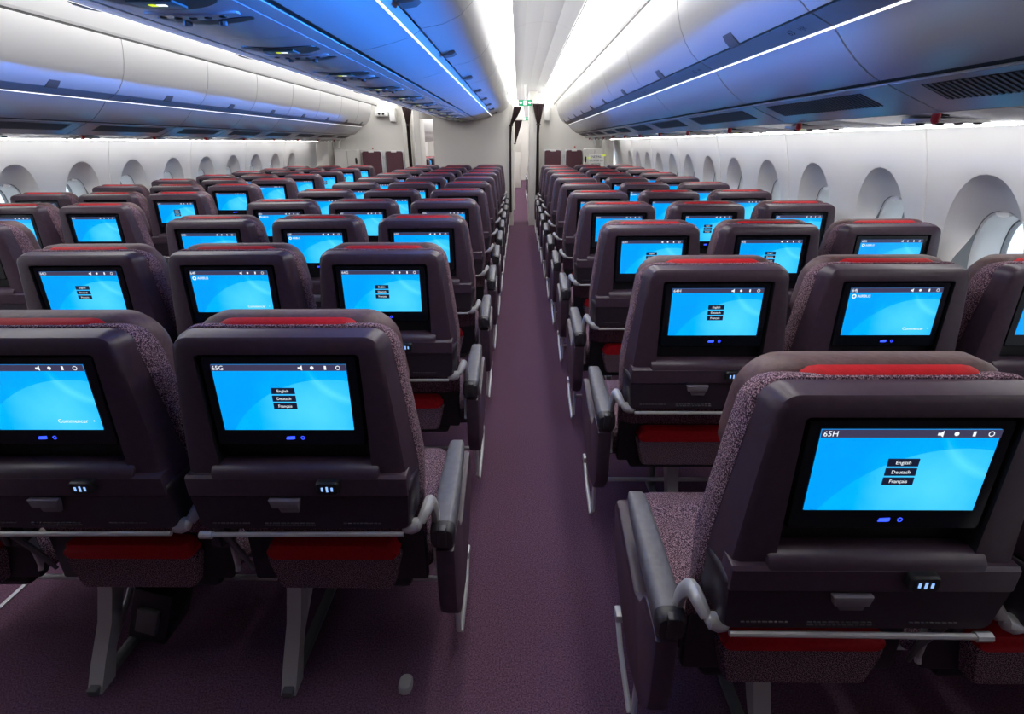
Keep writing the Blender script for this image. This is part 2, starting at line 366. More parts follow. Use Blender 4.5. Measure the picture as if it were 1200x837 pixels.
# ------------------------------------------------------------------ overhead bins
DOOR = [(.646, 2.106), (.651, 2.05), (.663, 1.98), (.683, 1.91), (.710, 1.855), (.742, 1.812), (.775, 1.783)]
RAIL = [(.783, 1.779), (.847, 1.7475)]
PANEL = [(.851, 1.7435), (.888, 1.702), (.93, 1.662), (.97, 1.632), (1.0, 1.615)]
VENT = [(1.03, 1.604), (1.19, 1.535)]
def thick(pts, dx, dz): return pts + [(x + dx, z + dz) for x, z in reversed(pts)]
def bin_meshes(y0, y1, num, side):
    g = .004; d = {}
    m = MB(); m.prism(thick(DOOR, .03, .03), 'y', y0 + g, y1 - g); d['door'] = m.mesh('bin_door', 'bin', 30)
    ym = (y0 + y1) / 2 + .05
    m = MB(); m.prism([(.762, 1.808), (.728, 1.846), (.722, 1.842), (.752, 1.796), (.774, 1.776), (.782, 1.780)], 'y', ym - .04, ym + .04, 'alu_dark')
    d['latch'] = m.mesh('latch')
    m = MB(); m.prism(RAIL + [(.86, 1.78), (.80, 1.80)], 'y', y0 + g, y1 - g, 'grey')
    # placard: row number and seat letters on the rail, reading along the aisle
    dr = Vector((RAIL[1][0] - RAIL[0][0], 0, RAIL[1][1] - RAIL[0][1])).normalized(); nrm = Vector((dr.z, 0, -dr.x))
    R = Matrix(((0, -dr.x, nrm.x, 0), (-side, 0, 0, 0), (0, -dr.z, nrm.z, 0), (0, 0, 0, 1)))   # the left one is mirrored afterwards and then reads right
    c0 = Vector((.815, y0 + .17, 1.7628)) + nrm * .0015
    add_text(m, num, .034, 0, 0, 0, 'ink', mtx=Matrix.Translation(c0) @ R)
    add_text(m, 'HJK' if side > 0 else 'ABC', .022, 0, 0, 0, 'ink', mtx=Matrix.Translation(c0 + Vector((0, -.065 * side, 0))) @ R)
    d['placard_rail'] = m.mesh('placard_rail')
    m = MB(); m.prism([(.845, 1.7475), (.853, 1.7425), (.858, 1.747), (.85, 1.752)], 'y', y0 + g, y1 - g); d['edge_light'] = m.mesh('edge_light', 'led')  # trim strip that glows in place of a reflected highlight
    m = MB(); m.prism(thick(PANEL, .02, .03), 'y', y0 + g, y1 - g); d['lower_panel'] = m.mesh('lower_panel', 'under', 30)
    m = MB(); m.prism([(1.0, 1.622), (1.028, 1.611), (1.04, 1.64), (1.0, 1.65)], 'y', y0, y1, 'gap')
    m.prism([(1.026, 1.608), (1.034, 1.603), (1.036, 1.61), (1.03, 1.613)], 'y', y0 + g, y1 - g, 'white')
    d['shadow_gap'] = m.mesh('shadow_gap')
    m = MB(); m.prism(thick(VENT, .01, .03), 'y', y0 + g, y1 - g); d['vent_panel'] = m.mesh('vent_panel', 'under')
    m = MB(); dv = Vector((VENT[1][0] - VENT[0][0], 0, VENT[1][1] - VENT[0][1])); nv = Vector((dv.z, 0, -dv.x)).normalized()
    P = lambda t, y, h: Vector((VENT[0][0], y, VENT[0][1])) + dv * t + nv * h
    ga, gb = y0 + .16, y1 - .10
    def slab(t0, t1, ya, yb, h, k):
        m.loft([[P(t0, ya, -.002), P(t1, ya, -.002), P(t1, ya, h), P(t0, ya, h)], [P(t0, yb, -.002), P(t1, yb, -.002), P(t1, yb, h), P(t0, yb, h)]], k)
    slab(.12, .62, ga, gb, .0006, 'gap'); q = ga
    while q < gb - .012: slab(.12, .62, q, q + .009, .0026, 'alu_dark'); q += .019
    d['vent_grille'] = m.mesh('vent_grille')
    m = MB(); m.prism([(.80, 1.80), (.87, 1.80), (.90, 1.74), (1.02, 1.66), (1.2, 1.585), (1.74, 1.56), (1.74, 2.4), (.69, 2.4), (.69, 2.12)], 'y', y0 + g, y1 - g)
    d['body'] = m.mesh('bin_body', 'white')
    m = MB(); m.prism([(.66, 2.106), (.80, 1.80), (.85, 1.76), (1.0, 1.63), (1.19, 1.55), (1.19, 1.62), (1.0, 1.7), (.8, 2.106)], 'y', y0 - .004, y0 + .004); d['joint'] = m.mesh('joint_seal', 'gasket')
    return d
def flipmesh(me, off=2 * XC):
    n = me.copy()
    for v in n.vertices: v.co.x = off - v.co.x
    n.flip_normals(); return n
JR = [-.4, -.3, .58, 1.62, 2.53, 3.61, 4.58, 5.43, 6.28, 7.13, 7.98, 8.83, 9.7]
JL = [-.4, -.3, .7, 1.7, 2.7, 3.84, 4.84, 5.72, 6.6, 7.48, 8.36, 9.24, 10.0]
ORD = ['nearest', 'second', 'third', 'fourth', 'fifth', 'sixth', 'seventh', 'eighth', 'ninth', 'tenth', 'eleventh', 'twelfth', 'thirteenth']
NUM = ['66', '65', '64', '64', '63', '62', '61', '60', '59', '58', '57', '56', '55']
for side, J, nm in ((1, JR, 'right'), (-1, JL, 'left')):
    vis = 0
    for i, (a, b) in enumerate(zip(J, J[1:])):
        if b < (1.2 if side > 0 else 2.0): continue
        vis += 1
        dd = bin_meshes(a, b, '63' if i == 3 and side > 0 else NUM[i], side)
        e = empty('overhead_bin', (0, 0, 0), 'closed white overhead bin above the %s windows, %s from the camera' % (nm, ORD[vis - 1]), 'overhead bin', 'overhead bins along the %s wall' % nm)
        base = Vector((1.3 if side > 0 else mir(1.3), (a + b) / 2, 1.6)); e.location = base
        for key, me in dd.items():
            if side < 0:
                if key == 'placard_rail':
                    pass
                me = flipmesh(me)
            me.transform(Matrix.Translation(-base))
            if key in ('latch',): par = [c for c in e.children if c.name.startswith('bin_door')][0]
            elif key == 'vent_grille': par = [c for c in e.children if c.name.startswith('vent_panel')][0]
            else: par = e
            part({'door': 'bin_door', 'body': 'bin_body'}.get(key, key), me, par)

# centre bins (offsets from the cabin centre line, mirrored)
CDOOR = [(.804, 2.16), (.797, 2.10), (.768, 2.035), (.715, 1.985), (.64, 1.953), (.54, 1.936)]
CRAIL = [(.533, 1.930), (.503, 1.9085)]
CUND = [(.499, 1.904), (.42, 1.884), (.33, 1.862), (.262, 1.850)]
JC = [-.4, .3, 1.48, 2.64, 3.82, 4.95, 5.95, 6.9, 7.85, 8.8, 9.96]
vis = 0
for i, (a, b) in enumerate(zip(JC, JC[1:])):
    if b < .5: continue
    vis += 1; g = .004; base = Vector((XC, (a + b) / 2, 1.9))
    e = empty('centre_bin', base, 'double-sided centre overhead bin over the middle seats, %s from the camera' % ORD[vis - 1], 'overhead bin', 'centre overhead bins')
    def P_(name, mbd, m_=None, par=e, both=False, ang=30):
        me = mbd.mesh(name, m_, ang); me.transform(Matrix.Translation((0, -base.y, -base.z))); o1 = part(name, me, par); o2 = None
        if both: o2 = part(name, flipmesh(me, 0), par)
        return o1, o2
    m = MB(); m.prism(thick(CDOOR, -.03, .03), 'y', a + g, b - g); d1, d2 = P_('bin_door', m, 'bin', both=True)
    ym = (a + b) / 2 + .1
    for dpar, sgn in ((d1, 1), (d2, -1)):
        m = MB(); m.prism([(sgn * x, z) for x, z in [(.575, 1.935), (.60, 1.958), (.618, 1.938), (.60, 1.925), (.55, 1.918), (.54, 1.925)]], 'y', ym - .04, ym + .04); P_('latch', m, 'alu_dark', dpar)
    m = MB(); m.prism(CRAIL + [(.49, 1.93), (.51, 1.95)], 'y', a + g, b - g); P_('placard_rail', m, 'grey', both=True)
    m = MB(); m.prism([(.505, 1.9085), (.499, 1.9025), (.492, 1.908), (.498, 1.914)], 'y', a + g, b - g); P_('edge_light', m, 'led', both=True)  # same trim on the centre bins, highlight given by emission
    m = MB(); m.prism(thick(CUND, -.01, .03), 'y', a + g, b - g); P_('lower_panel', m, 'under', both=True)
    m = MB(); m.prism([(.262, 1.856), (.232, 1.85), (.22, 1.88), (.262, 1.89)], 'y', a, b); P_('shadow_gap', m, 'gap', both=True)
    m = MB(); m.prism([(.234, 1.845), (.182, 1.8375), (.18, 1.86), (.23, 1.868)], 'y', a + g, b - g); P_('edge_strip', m, 'under', both=True)
    m = MB(); m.prism([(-.74, 2.16), (-.5, 1.96), (-.42, 1.915), (-.2, 1.87), (.2, 1.87), (.42, 1.915), (.5, 1.96), (.74, 2.16), (.74, 2.3), (-.74, 2.3)], 'y', a + g, b - g); P_('bin_body', m, 'white')
    m = MB(); m.prism([(-.77, 2.15), (-.62, 1.965), (-.5, 1.92), (-.25, 1.856), (.25, 1.856), (.5, 1.92), (.62, 1.965), (.77, 2.15)], 'y', a - .004, a + .004); P_('joint_seal', m, 'gasket')

# service units under the centre bins
def lens(hx, hy, n=20, e=2.6):
    return [(hx * math.copysign(abs(math.cos(t)) ** (2 / e), math.cos(t)), hy * math.copysign(abs(math.sin(t)) ** (2 / e), math.sin(t))) for t in [2 * PI * j / n for j in range(n)]]
def belly(x): return 1.8355 - .016 * math.cos(min(1, abs(x) / .18) * PI / 2)
def belly_plate(mb_, outline, h, k, cy=0):
    """plate that follows the curved belly of the bin"""
    top = [Vector((x, cy + y, belly(x) + .004)) for x, y in outline]; bot = [Vector((x, cy + y, belly(x) - h)) for x, y in outline]
    n = len(outline); i = mb_.mi(k); T = [mb_.bm.verts.new(p) for p in top]; B = [mb_.bm.verts.new(p) for p in bot]
    for j in range(n): mb_.bm.faces.new([T[j], T[(j + 1) % n], B[(j + 1) % n], B[j]]).material_index = i
    # strips across x keep the curve
    half = n // 2
    for j in range(half):
        q = [B[j], B[j + 1], B[(n - j - 1) % n], B[(n - j) % n]]; q = list(dict.fromkeys(q))
        if len(q) > 2:
            try: mb_.bm.faces.new(q).material_index = i
            except ValueError: pass
m = MB(); xs = [-.178 + .356 * j / 10 for j in range(11)]
m.prism([(x, belly(x)) for x in xs] + [(.178, 1.862), (-.178, 1.862)], 'y', -PITCH / 2 + .001, PITCH / 2 - .001, 'under'); SU_P = m.mesh('unit_panel')
m = MB(); belly_plate(m, lens(.155, .075, 28), .003, 'brown', -.14); belly_plate(m, lens(.150, .028, 28), .003, 'brown', .10); SU_B = m.mesh('dark_plate')
m = MB(); m.prism([(-.06, -.038), (.06, -.038), (.06, .038), (-.06, .038)], 'z', 1.812, 1.818, 'psu_sign', .001)
m.box(-.02, -.004, -.01, .008, 1.8105, 1.812, 0, 'yellow'); m.box(.0, .024, -.008, .006, 1.8105, 1.812, 0, 'sign_white'); SU_S = m.mesh('sign_display')
m = MB(); belly_plate(m, lens(.14, .030, 24, 3), .006, 'under', 0)
for x in (-.09, -.045, 0, .045, .09):
    m.tube([(x, .0, belly(x)), (x, 0, belly(x) - .008), (x, 0, belly(x) - .010)], [.012, .011, .007], 'black', 12)
SU_L = m.mesh('reading_lights')
m = MB(); m.tube([(-.06, .10, belly(.06)), (-.06, .10, belly(.06) - .014)], .012, 'alu_dark', 10); m.tube([(.05, .10, belly(.05)), (.05, .10, belly(.05) - .014)], .012, 'alu_dark', 10); SU_N = m.mesh('air_nozzles')
for i in range(11):
    y = 1.76 + PITCH * i
    e = empty('service_unit', (XC, y, 0), 'brown and blue service panel under the centre bin, %s from the camera' % ORD[i], 'service panel', 'service panels under the centre bins')
    part('unit_panel', SU_P, e); part('dark_plate', SU_B, e); s = part('sign_display', SU_S, e); s.location = (0, -.14, 0); l = part('reading_lights', SU_L, e); l.location = (0, .025, 0); part('air_nozzles', SU_N, e)
for y0 in (.6,):  # plain belly panel behind the first unit
    m = MB(); m.prism([(XC + x, belly(x)) for x in xs] + [(XC + .178, 1.862), (XC - .178, 1.862)], 'y', BACK_Y, 1.76 - PITCH / 2); struct(m, 'trim_centre_panel', 'under')
# service units over the window seats
def su_side():
    d = {}
    z0, z1 = 1.5335, 1.512
    P = lambda x: z0 + (z1 - z0) * (x - 1.2) / .53
    m = MB(); m.prism([(1.197, 1.534), (1.40, 1.520), (1.57, 1.513), (1.605, 1.512), (1.605, 1.54), (1.20, 1.56)], 'y', -PITCH / 2 + .003, PITCH / 2 - .003, 'under', .002); d['unit_panel'] = m.mesh('unit_panel')
    m = MB(); m.box(1.31, 1.42, .09, .15, 1.512, 1.522, .002, 'psu_sign'); m.box(1.345, 1.362, .105, .125, 1.5112, 1.5125, 0, 'yellow'); m.box(1.368, 1.39, .105, .12, 1.5112, 1.5125, 0, 'sign_white'); d['sign_display'] = m.mesh('sign_display')
    m = MB(); m.prism([(1.35 + x, y) for x, y in lens(.13, .05, 20)], 'z', 1.511, 1.524, 'white', .003)
    for x in (1.27, 1.33, 1.39, 1.45): m.tube([(x, 0, 1.514), (x, 0, 1.505)], [.015, .010], 'black', 12)
    d['reading_lights'] = m.mesh('reading_lights')
    m = MB(); m.tube([(1.205, -.15, 1.532), (1.205, -.15, 1.512), (1.20, -.15, 1.506)], [.011, .012, .006], 'reddot', 12); m.tube([(1.205, -.15, 1.53), (1.24, -.15, 1.526)], .003, 'black', 6); d['red_cap'] = m.mesh('red_cap')
    return d
SUD = su_side()
for side, nm in ((1, 'right'), (-1, 'left')):
    SS = SUD if side > 0 else {k: flipmesh(v) for k, v in SUD.items()}
    n0 = 0 if side > 0 else 2
    for i in range(n0, 11):
        y = 1.80 + PITCH * i
        e = empty('service_unit', (0, y, 0), 'white service panel over the %s window seats, %s from the camera' % (nm, ORD[i - n0]), 'service panel', 'service panels over the %s window seats' % nm)
        for k, me in SS.items(): part(k, me, e)

# ------------------------------------------------------------------ bulkheads, doorways and the cabin beyond
m = MB(); m.box(-1.52, -.16, FRONT_Y, FRONT_Y + .06, 0, 2.34, .006); struct(m, 'wall_front_centre', 'warm')
m = MB(); m.box(-1.86, -1.76, FRONT_Y, FRONT_Y + .5, 0, 2.34, .006); struct(m, 'trim_left_door_post', 'warm')
m = MB(); m.box(-3.55, -2.05, 10.4, 10.46, 0, 2.3, .004); m.box(-2.1, -1.95, 10.2, 10.46, 0, 2.3, .004); struct(m, 'wall_front_left', 'warm')
m = MB(); m.box(.36, 1.75, 10.4, 10.46, 0, 2.3, .004); struct(m, 'wall_front_right', 'warm')
m = MB(); m.box(.19, .34, FRONT_Y, FRONT_Y + .9, 0, 2.3, .006); struct(m, 'trim_right_door_post', 'warm')
m = MB(); m.box(-1.76, -1.52, FRONT_Y, FRONT_Y + .06, 1.87, 2.34, .004); struct(m, 'trim_left_header', 'warm')
m = MB(); m.box(-.16, -.10, FRONT_Y + .02, FRONT_Y + .5, 0, 2.3, .004); struct(m, 'trim_centre_post', 'warm')
for side in (1, -1):   # curved door liners beyond the last window
    m = MB(); prof = [(1.76, 9.9), (1.73, 10.05), (1.66, 10.2), (1.62, 10.45)]
    for a, b in zip(prof, prof[1:]):
        f = (lambda x: x) if side > 0 else mir
        m.quad((f(a[0]), a[1], 0), (f(b[0]), b[1], 0), (f(b[0] - .12), b[1], 1.9), (f(a[0] - .10), a[1], 1.9))
    struct(m, 'trim_door_liner_' + ('right' if side > 0 else 'left'), 'warm')
    # white upper frame strips by the door
    m = MB(); f = (lambda x: x) if side > 0 else mir
    m.tube([(f(1.42), 10.36, 1.40), (f(1.40), 10.36, 1.50), (f(1.30), 10.36, 1.66)], .018, None, 8); m.tube([(f(1.52), 10.36, 1.40), (f(1.52), 10.36, 1.5), (f(1.46), 10.36, 1.64)], .012, None, 8)
    struct(m, 'trim_door_strap_' + ('right' if side > 0 else 'left'), 'white')
m = MB(); m.box(mir(1.9), 1.9, END_Y, END_Y + .05, 0, 2.6); struct(m, 'wall_front_end', 'warm')
m = MB(); m.box(mir(1.9), 1.9, BACK_Y - .05, BACK_Y, 0, 2.6); struct(m, 'wall_back', 'curtain')  # unseen; set close behind the camera and dark to cut light from there
for f, nm in ((lambda x: x, 'right'), (mir, 'left')):   # forward cabin side walls
    m = MB(); m.quad((f(1.80), 10.5, 0), (f(1.80), END_Y, 0), (f(1.80), END_Y, 1.55), (f(1.80), 10.5, 1.55)); struct(m, 'wall_forward_' + nm, 'white')
# forward cabin bins seen through the left doorway
m = MB(); m.prism([(mir(x), z) for x, z in DOOR + RAIL + PANEL + VENT + [(1.74, 1.51), (1.74, 2.4), (.66, 2.4)]], 'y', 11.0, 20, 'bin'); o = m.build('overhead_bin'); tag(o, 'white overhead bins in the next cabin seen through the left doorway', 'overhead bin')
# monument and cabinets in the next cabin seen down the right aisle
def cab(x0, x1, y0, y1, h, label):
    e = empty('galley_cabinet', ((x0 + x1) / 2, y0, 0), label, 'cabinet'); X = (x0 + x1) / 2; hw = (x1 - x0) / 2
    m = MB(); m.box(-hw, hw, .02, y1 - y0, 0, h, .008); m.build('cabinet_body', 'warm', e)
    m = MB(); m.box(-hw + .01, hw - .01, 0, .02, .05, h * .62, .004); d = m.build('door', 'warm', e); m = MB(); m.box(hw - .06, hw - .045, -.012, .0, h * .3, h * .4, .003); m.build('handle', 'alu', d)
    m = MB(); m.box(-hw + .01, hw - .01, 0, .02, h * .63, h - .02, .004); m.build('upper_panel', 'warm', e)
cab(-.75, .085, 19.0, 19.6, 1.9, 'white galley cabinet standing at the far end of the right aisle')
cab(.42, .95, 17.0, 18.0, 1.95, 'pale cabinet beyond the right doorway post down the aisle')

# curtains
def curtain(loc, levels, label, tie):
    """levels: (z, x centre, half width, pleat depth)"""
    m = MB(); n = 64; rings = []
    zs = []
    for (a, b) in zip(levels, levels[1:]):
        for j in range(6): t = j / 6; zs.append(tuple(a[q] + (b[q] - a[q]) * t for q in range(4)))
    zs.append(levels[-1])
    for z, cx_, hw, pd in zs:
        fr = [Vector((cx_ - hw + 2 * hw * j / n, pd * math.sin(j / n * 2 * PI * 6.5) , z)) for j in range(n + 1)]
        bk = [p + Vector((0, .006, 0)) for p in reversed(fr)]; rings.append(fr + bk)
    e = empty('curtain', loc, label, 'curtain'); m.loft(rings, None); m.build('drape', 'curtain', e, 50)
    z, cx_, hw = tie; m = MB(); m.tube([(cx_ + hw * math.cos(t) * 1.1, .03 * math.sin(t) + .003, z) for t in [2 * PI * j / 14 for j in range(15)]], .012, None, 6); m.build('tie_band', 'black', e)
curtain((0, FRONT_Y - .05, 0), [(2.10, .35, .10, .02), (1.93, .35, .065, .02), (1.77, .352, .026, .014), (1.6, .345, .022, .012), (1.13, .345, .026, .012), (.25, .345, .04, .016)], 'brown pleated curtain tied back against the right side of the right aisle doorway', (1.765, .352, .03))
curtain((0, FRONT_Y - .05, 0), [(2.05, -.01, .07, .018), (1.90, -.06, .05, .018), (1.75, -.135, .02, .012), (1.5, -.145, .014, .01), (.25, -.145, .02, .012)], 'narrow brown curtain tied back on the left side of the right aisle doorway', (1.75, -.135, .024))
curtain((0, 12.5, 0), [(1.94, .005, .085, .02), (1.70, -.03, .05, .02), (1.42, -.085, .012, .008)], 'loose brown curtain hanging farther down the right aisle', (1.45, -.082, .016))
curtain((0, FRONT_Y - .05, 0), [(2.08, -1.95, .10, .02), (1.93, -1.95, .06, .02), (1.77, -1.955, .028, .014), (1.04, -1.95, .028, .012), (.25, -1.95, .04, .016)], 'brown curtain tied back beside the left aisle doorway', (1.77, -1.955, .03))
m = MB()
for x0, x1, y in ((-.16, .47, FRONT_Y - .05), (-2.08, -1.76, FRONT_Y - .05)): m.tube([(x0, y, 2.10), (x1, y, 2.10)], .008, None, 8)
struct(m, 'trim_curtain_rail', 'white')
m = MB(); m.box(-.12, .12, 12.49, 12.52, 1.93, 2.34); m.box(-.12, -.08, 12.49, 12.9, 0, 2.0); struct(m, 'trim_far_header', 'warm')

# exit sign
def exit_sign(x, y, z, s, label):
    e = empty('exit_sign', (x, y, z), label, 'exit sign')
    m = MB(); m.box(-.115 * s, .115 * s, 0, .03, -.048 * s, .048 * s, .004); m.build('sign_face', 'green', e)
    m = MB(); yy = -.002
    for sg in (-1, 1):
        X = sg * .082 * s
        m.prism([(X + sg * .022 * s, 0), (X - sg * .004 * s, .024 * s), (X - sg * .004 * s, .010 * s), (X - sg * .026 * s, .010 * s), (X - sg * .026 * s, -.010 * s), (X - sg * .004 * s, -.010 * s), (X - sg * .004 * s, -.024 * s)], 'y', yy, 0, 'sign_white')
    m.prism([(-.03 * s, -.036 * s), (.03 * s, -.036 * s), (.03 * s, .036 * s), (-.03 * s, .036 * s)], 'y', -.0015, 0, 'sign_white')
    m.tube([(0.004 * s, -.003, .026 * s), (.004 * s, -.0045, .026 * s)], .007 * s, 'green', 10)
    for a, b in (((.002, .018), (-.002, -.004)), ((-.002, -.004), (.016, -.03)), ((-.002, -.004), (-.016, -.026)), ((.002, .014), (.018, .004)), ((.002, .014), (-.014, .006))):
        m.tube([(a[0] * s, -.003, a[1] * s), (b[0] * s, -.003, b[1] * s)], .0035 * s, 'green', 6)
    m.build('running_figure_and_arrows', None, e)
    m = MB(); m.box(-.012 * s, .012 * s, .005, .025, .046 * s, 2.40 - z, .002); m.build('hanger', 'white', e)
exit_sign(.12, 9.9, 2.11, 1.0, 'green exit sign with arrows and running figure above the right aisle doorway')
exit_sign(.17, 16.5, 2.12, 1.0, 'small green exit sign farther forward down the right aisle')

# attendant seats on the bulkheads, door equipment
def jump(x0, x1, label, y=10.34):
    X = (x0 + x1) / 2; hw = (x1 - x0) / 2; e = empty('attendant_seat', (X, y, 0), label, 'attendant seat')
    m = MB(); m.loft([rr(0, .98, hw - .01, .345, .03, y=-.05), rr(0, .98, hw, .352, .035, y=-.035), rr(0, .98, hw, .352, .035, y=.0)]); m.build('back_pad', 'jump', e)
    m = MB(); m.box(-hw - .02, hw + .02, 0, .05, .25, 1.345, .01); m.build('frame', 'white_metal', e)
    m = MB(); m.box(-hw, hw, -.16, -.06, .40, .62, .03); m.build('folded_seat_pad', 'jump', e)
    m = MB(); m.box(-.05, .05, -.055, -.04, 1.31, 1.345, .008); m.build('head_clip', 'white', e)
jump(.49, .79, 'maroon folding attendant seat nearest the right doorway post on the front bulkhead')
jump(.885, 1.18, 'maroon folding attendant seat beside the white door cover on right bulkhead')
jump(-2.92, -2.57, 'maroon folding attendant seat on the left bulkhead beside the white door cover')
jump(-2.48, -2.165, 'maroon folding attendant seat on the left bulkhead beside the brown curtain')
for x, nm in ((.838, 'right'), (-2.525, 'left')):
    e = empty('harness_buckle', (x, 10.33, 0), 'silver harness strap hanging between the two %s attendant seats' % nm, 'harness')
    m = MB(); m.box(-.018, .018, 0, .02, .7, 1.33, .004); m.build('strap', 'white_metal', e); m = MB(); m.box(-.022, .022, -.02, .0, 1.2, 1.26, .006); m.build('buckle', 'alu', e)
for x0, x1, xm, nm, hx in ((1.20, 1.64, 1.40, 'right', 1.235), (-3.42, -2.97, -3.17, 'left', -3.01)):
    e = empty('door_cover', ((x0 + x1) / 2, 10.3, 0), 'bulky white slide cover on the %s cabin door by the attendant seats' % nm, 'door cover')
    cx_ = (x0 + x1) / 2
    m = MB(); m.box(x0 - cx_, x1 - cx_, -.10, .08, .1, 1.36, .03); m.build('cover_shell', 'warm', e)
    m = MB(); m.box(xm - cx_ - .003, xm - cx_ + .003, -.104, -.09, .15, 1.34); m.build('centre_seam', 'gasket', e)
    m = MB(); m.prism([(hx - cx_ + x, 1.17 + y * 1.6) for x, y in lens(.02, .035)], 'y', -.104, -.09, 'black', .002); m.build('handle_recess', None, e)
e = empty('paper_notice', (1.43, 10.17, 1.13), 'white paper notice with black French lettering taped to right door cover', 'notice')
m = MB(); m.box(-.14, .14, -.006, -.002, -.13, .13, .001); m.build('sheet', 'paper', e)
for w_, sz, zz in (('NE PAS', .055, .085), ('OUVRIR LA', .05, .02), ('PORTE', .055, -.05)): m = MB(); add_text(m, w_, sz, 0, -.008, zz, 'ink'); m.build('line_of_lettering', None, e)
m = MB(); m.box(.09, .17, -.012, -.007, .10, .12, .002); m.box(-.17, -.11, -.012, -.007, .06, .075, .002); o = m.build('tape', 'yellow', e)
m = MB(); m.box(1.04, 1.065, 10.38, 10.402, 1.375, 1.40, .006); tag(m.build('call_button', 'reddot'), 'tiny red button on the right bulkhead above the attendant seats', 'button')
m = MB(); m.box(-2.745, -2.72, 10.38, 10.402, 1.37, 1.395, .006); tag(m.build('call_button', 'reddot'), 'tiny red button on the left bulkhead above the attendant seats', 'button')
e = empty('speaker_unit', (-2.48, 10.3, 1.97), 'small white ceiling unit with two black lenses by the left bulkhead', 'equipment')
m = MB(); m.box(-.12, .12, -.06, .1, -.04, .05, .012); m.build('housing', 'white', e)
m = MB()
for x in (-.035, .035): m.tube([(x, -.058, 0), (x, -.075, 0)], .022, None, 12)
m.build('lenses', 'black', e)
for x, nm in ((-2.29, 'left'), (.52, 'right')):
    m = MB(); m.prism([(x - .06, 2.06), (x + .06, 2.06), (x + .045, 1.84), (x - .045, 1.84)], 'y', 10.25, 10.41, 'white', .01); tag(m.build('bracket_box'), 'white tapered box on the %s bulkhead beside the aisle curtain' % nm, 'box')

# ------------------------------------------------------------------ seats
SW = [(.45, .222), (.69, .232), (.80, .240), (.95, .226), (1.13, .206)]        # shell half width by height
def lean(z): return (1.13 - z) * .085
def warp(ring, dw=0, base=.206):
    out = []
    for p in ring:
        k = (interp(SW, p.z) + dw) / (base + dw); out.append(Vector((p.x * k, p.y + lean(p.z), p.z)))
    return out
def ring_z(z0, z1, hw, r, y, n=7):
    """rounded outline with extra points on its sides so the taper reads"""
    pts = []; top = z1 - r; bot = z0 + r
    for j in range(n): a = math.radians(90 * j / (n - 1)); pts.append(Vector((hw - r + r * math.cos(a), y, top + r * math.sin(a))))
    for j in range(n): a = math.radians(90 + 90 * j / (n - 1)); pts.append(Vector((-hw + r + r * math.cos(a), y, top + r * math.sin(a))))
    ns = 8
    for j in range(1, ns): pts.append(Vector((-hw, y, top + (bot - top) * j / ns)))
    for j in range(n): a = math.radians(180 + 90 * j / (n - 1)); pts.append(Vector((-hw + r + r * math.cos(a), y, bot + r * math.sin(a))))
    for j in range(n): a = math.radians(270 + 90 * j / (n - 1)); pts.append(Vector((hw - r + r * math.cos(a), y, bot + r * math.sin(a))))
    for j in range(1, ns): pts.append(Vector((hw, y, bot + (top - bot) * j / ns)))
    return pts
def flat_lean(ring):  # back face: upright above the table, leaning below
    return [Vector((p.x * (interp(SW, p.z)) / .206, p.y + (0 if p.z > .8 else (.8 - p.z) * .06), p.z)) for p in ring]
def lerp_ring(a, b, t): return [p.lerp(q, t) for p, q in zip(a, b)]
SM = {}
# back shell with the monitor bay
hole_f = ring_z(.825, 1.088, .158, .008, 0); hole_b = ring_z(.83, 1.085, .155, .006, .034)
m = MB()
o0 = flat_lean(ring_z(.775, 1.112, .186, .022, .0))
o1 = flat_lean(ring_z(.773, 1.121, .195, .028, .006))
o2 = warp(ring_z(.77, 1.127, .204, .034, .030)); o3 = warp(ring_z(.76, 1.126, .206, .036, .050))
m.loft([hole_b, hole_f], 'recess', True, False); m.loft([hole_f, o0, o1, o2, o3], 'shell', False, True)
SM['back_shell'] = m.mesh('back_shell', None, 40)
# lower cover: pocket panel under the table, with end cheeks
def cheek(mb_, prof, w0, w1, r, k=None):
    mb_.prism(prof, 'x', -w0, w0, k, r)
m = MB()
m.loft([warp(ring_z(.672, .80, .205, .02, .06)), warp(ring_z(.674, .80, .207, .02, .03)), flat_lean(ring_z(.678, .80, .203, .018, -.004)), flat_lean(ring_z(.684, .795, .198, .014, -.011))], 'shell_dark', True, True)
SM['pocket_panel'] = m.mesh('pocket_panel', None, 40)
m = MB()
for s_, x, w_ in ((1, -.15, 12), (1, -.03, 18), (1, .13, 14)):
    pass
for x, hw, ls in ((-.155, .042, 1), (-.03, .055, 2), (.125, .040, 1)):
    for l in range(ls):
        q = x - hw
        while q < x + hw - .004:
            wd = random.uniform(.004, .011); m.box(q, min(q + wd, x + hw), -.0075, -.004, .6985 - l * .0055, .7005 - l * .0055); q += wd + .003
SM['pocket_print'] = m.mesh('pocket_print', 'print')
m = MB(); m.prism([(.030, .846), (.014, .846), (-.004, .840), (-.013, .828), (-.013, .812), (.01, .806)], 'x', -.174, .174, None, .006)
m.prism([(.03, .824), (-.008, .823), (-.0135, .817), (-.0135, .776), (-.008, .770), (.03, .770)], 'x', -.231, .231, None, .006)
SM['tray_table'] = m.mesh('tray_table', 'shell', 35)
m = MB(); m.prism([(-.062, .768), (.004, .768), (.0, .748), (-.056, .748)], 'y', -.020, .0, None, .003); m.prism([(-.048, .748), (-.0, .748), (-.004, .733), (-.042, .733)], 'y', -.014, .0, None, .003)
SM['tray_latch'] = m.mesh('tray_latch', 'latch')
m = MB(); m.loft([rr(.072, .795, .0, .0, 0, y=-.03)] if False else [rr(.070, .803, .021, .0125, .006, y=-.028), rr(.070, .803, .024, .0155, .008, y=-.024), rr(.070, .803, .024, .0155, .008, y=-.01)], 'black')
for q, hh in ((.060, .0045), (.070, .006), (.080, .0045)): m.box(q - .002, q + .002, -.0288, -.0278, .803 - hh, .803 + hh, 0, 'usb_icon')
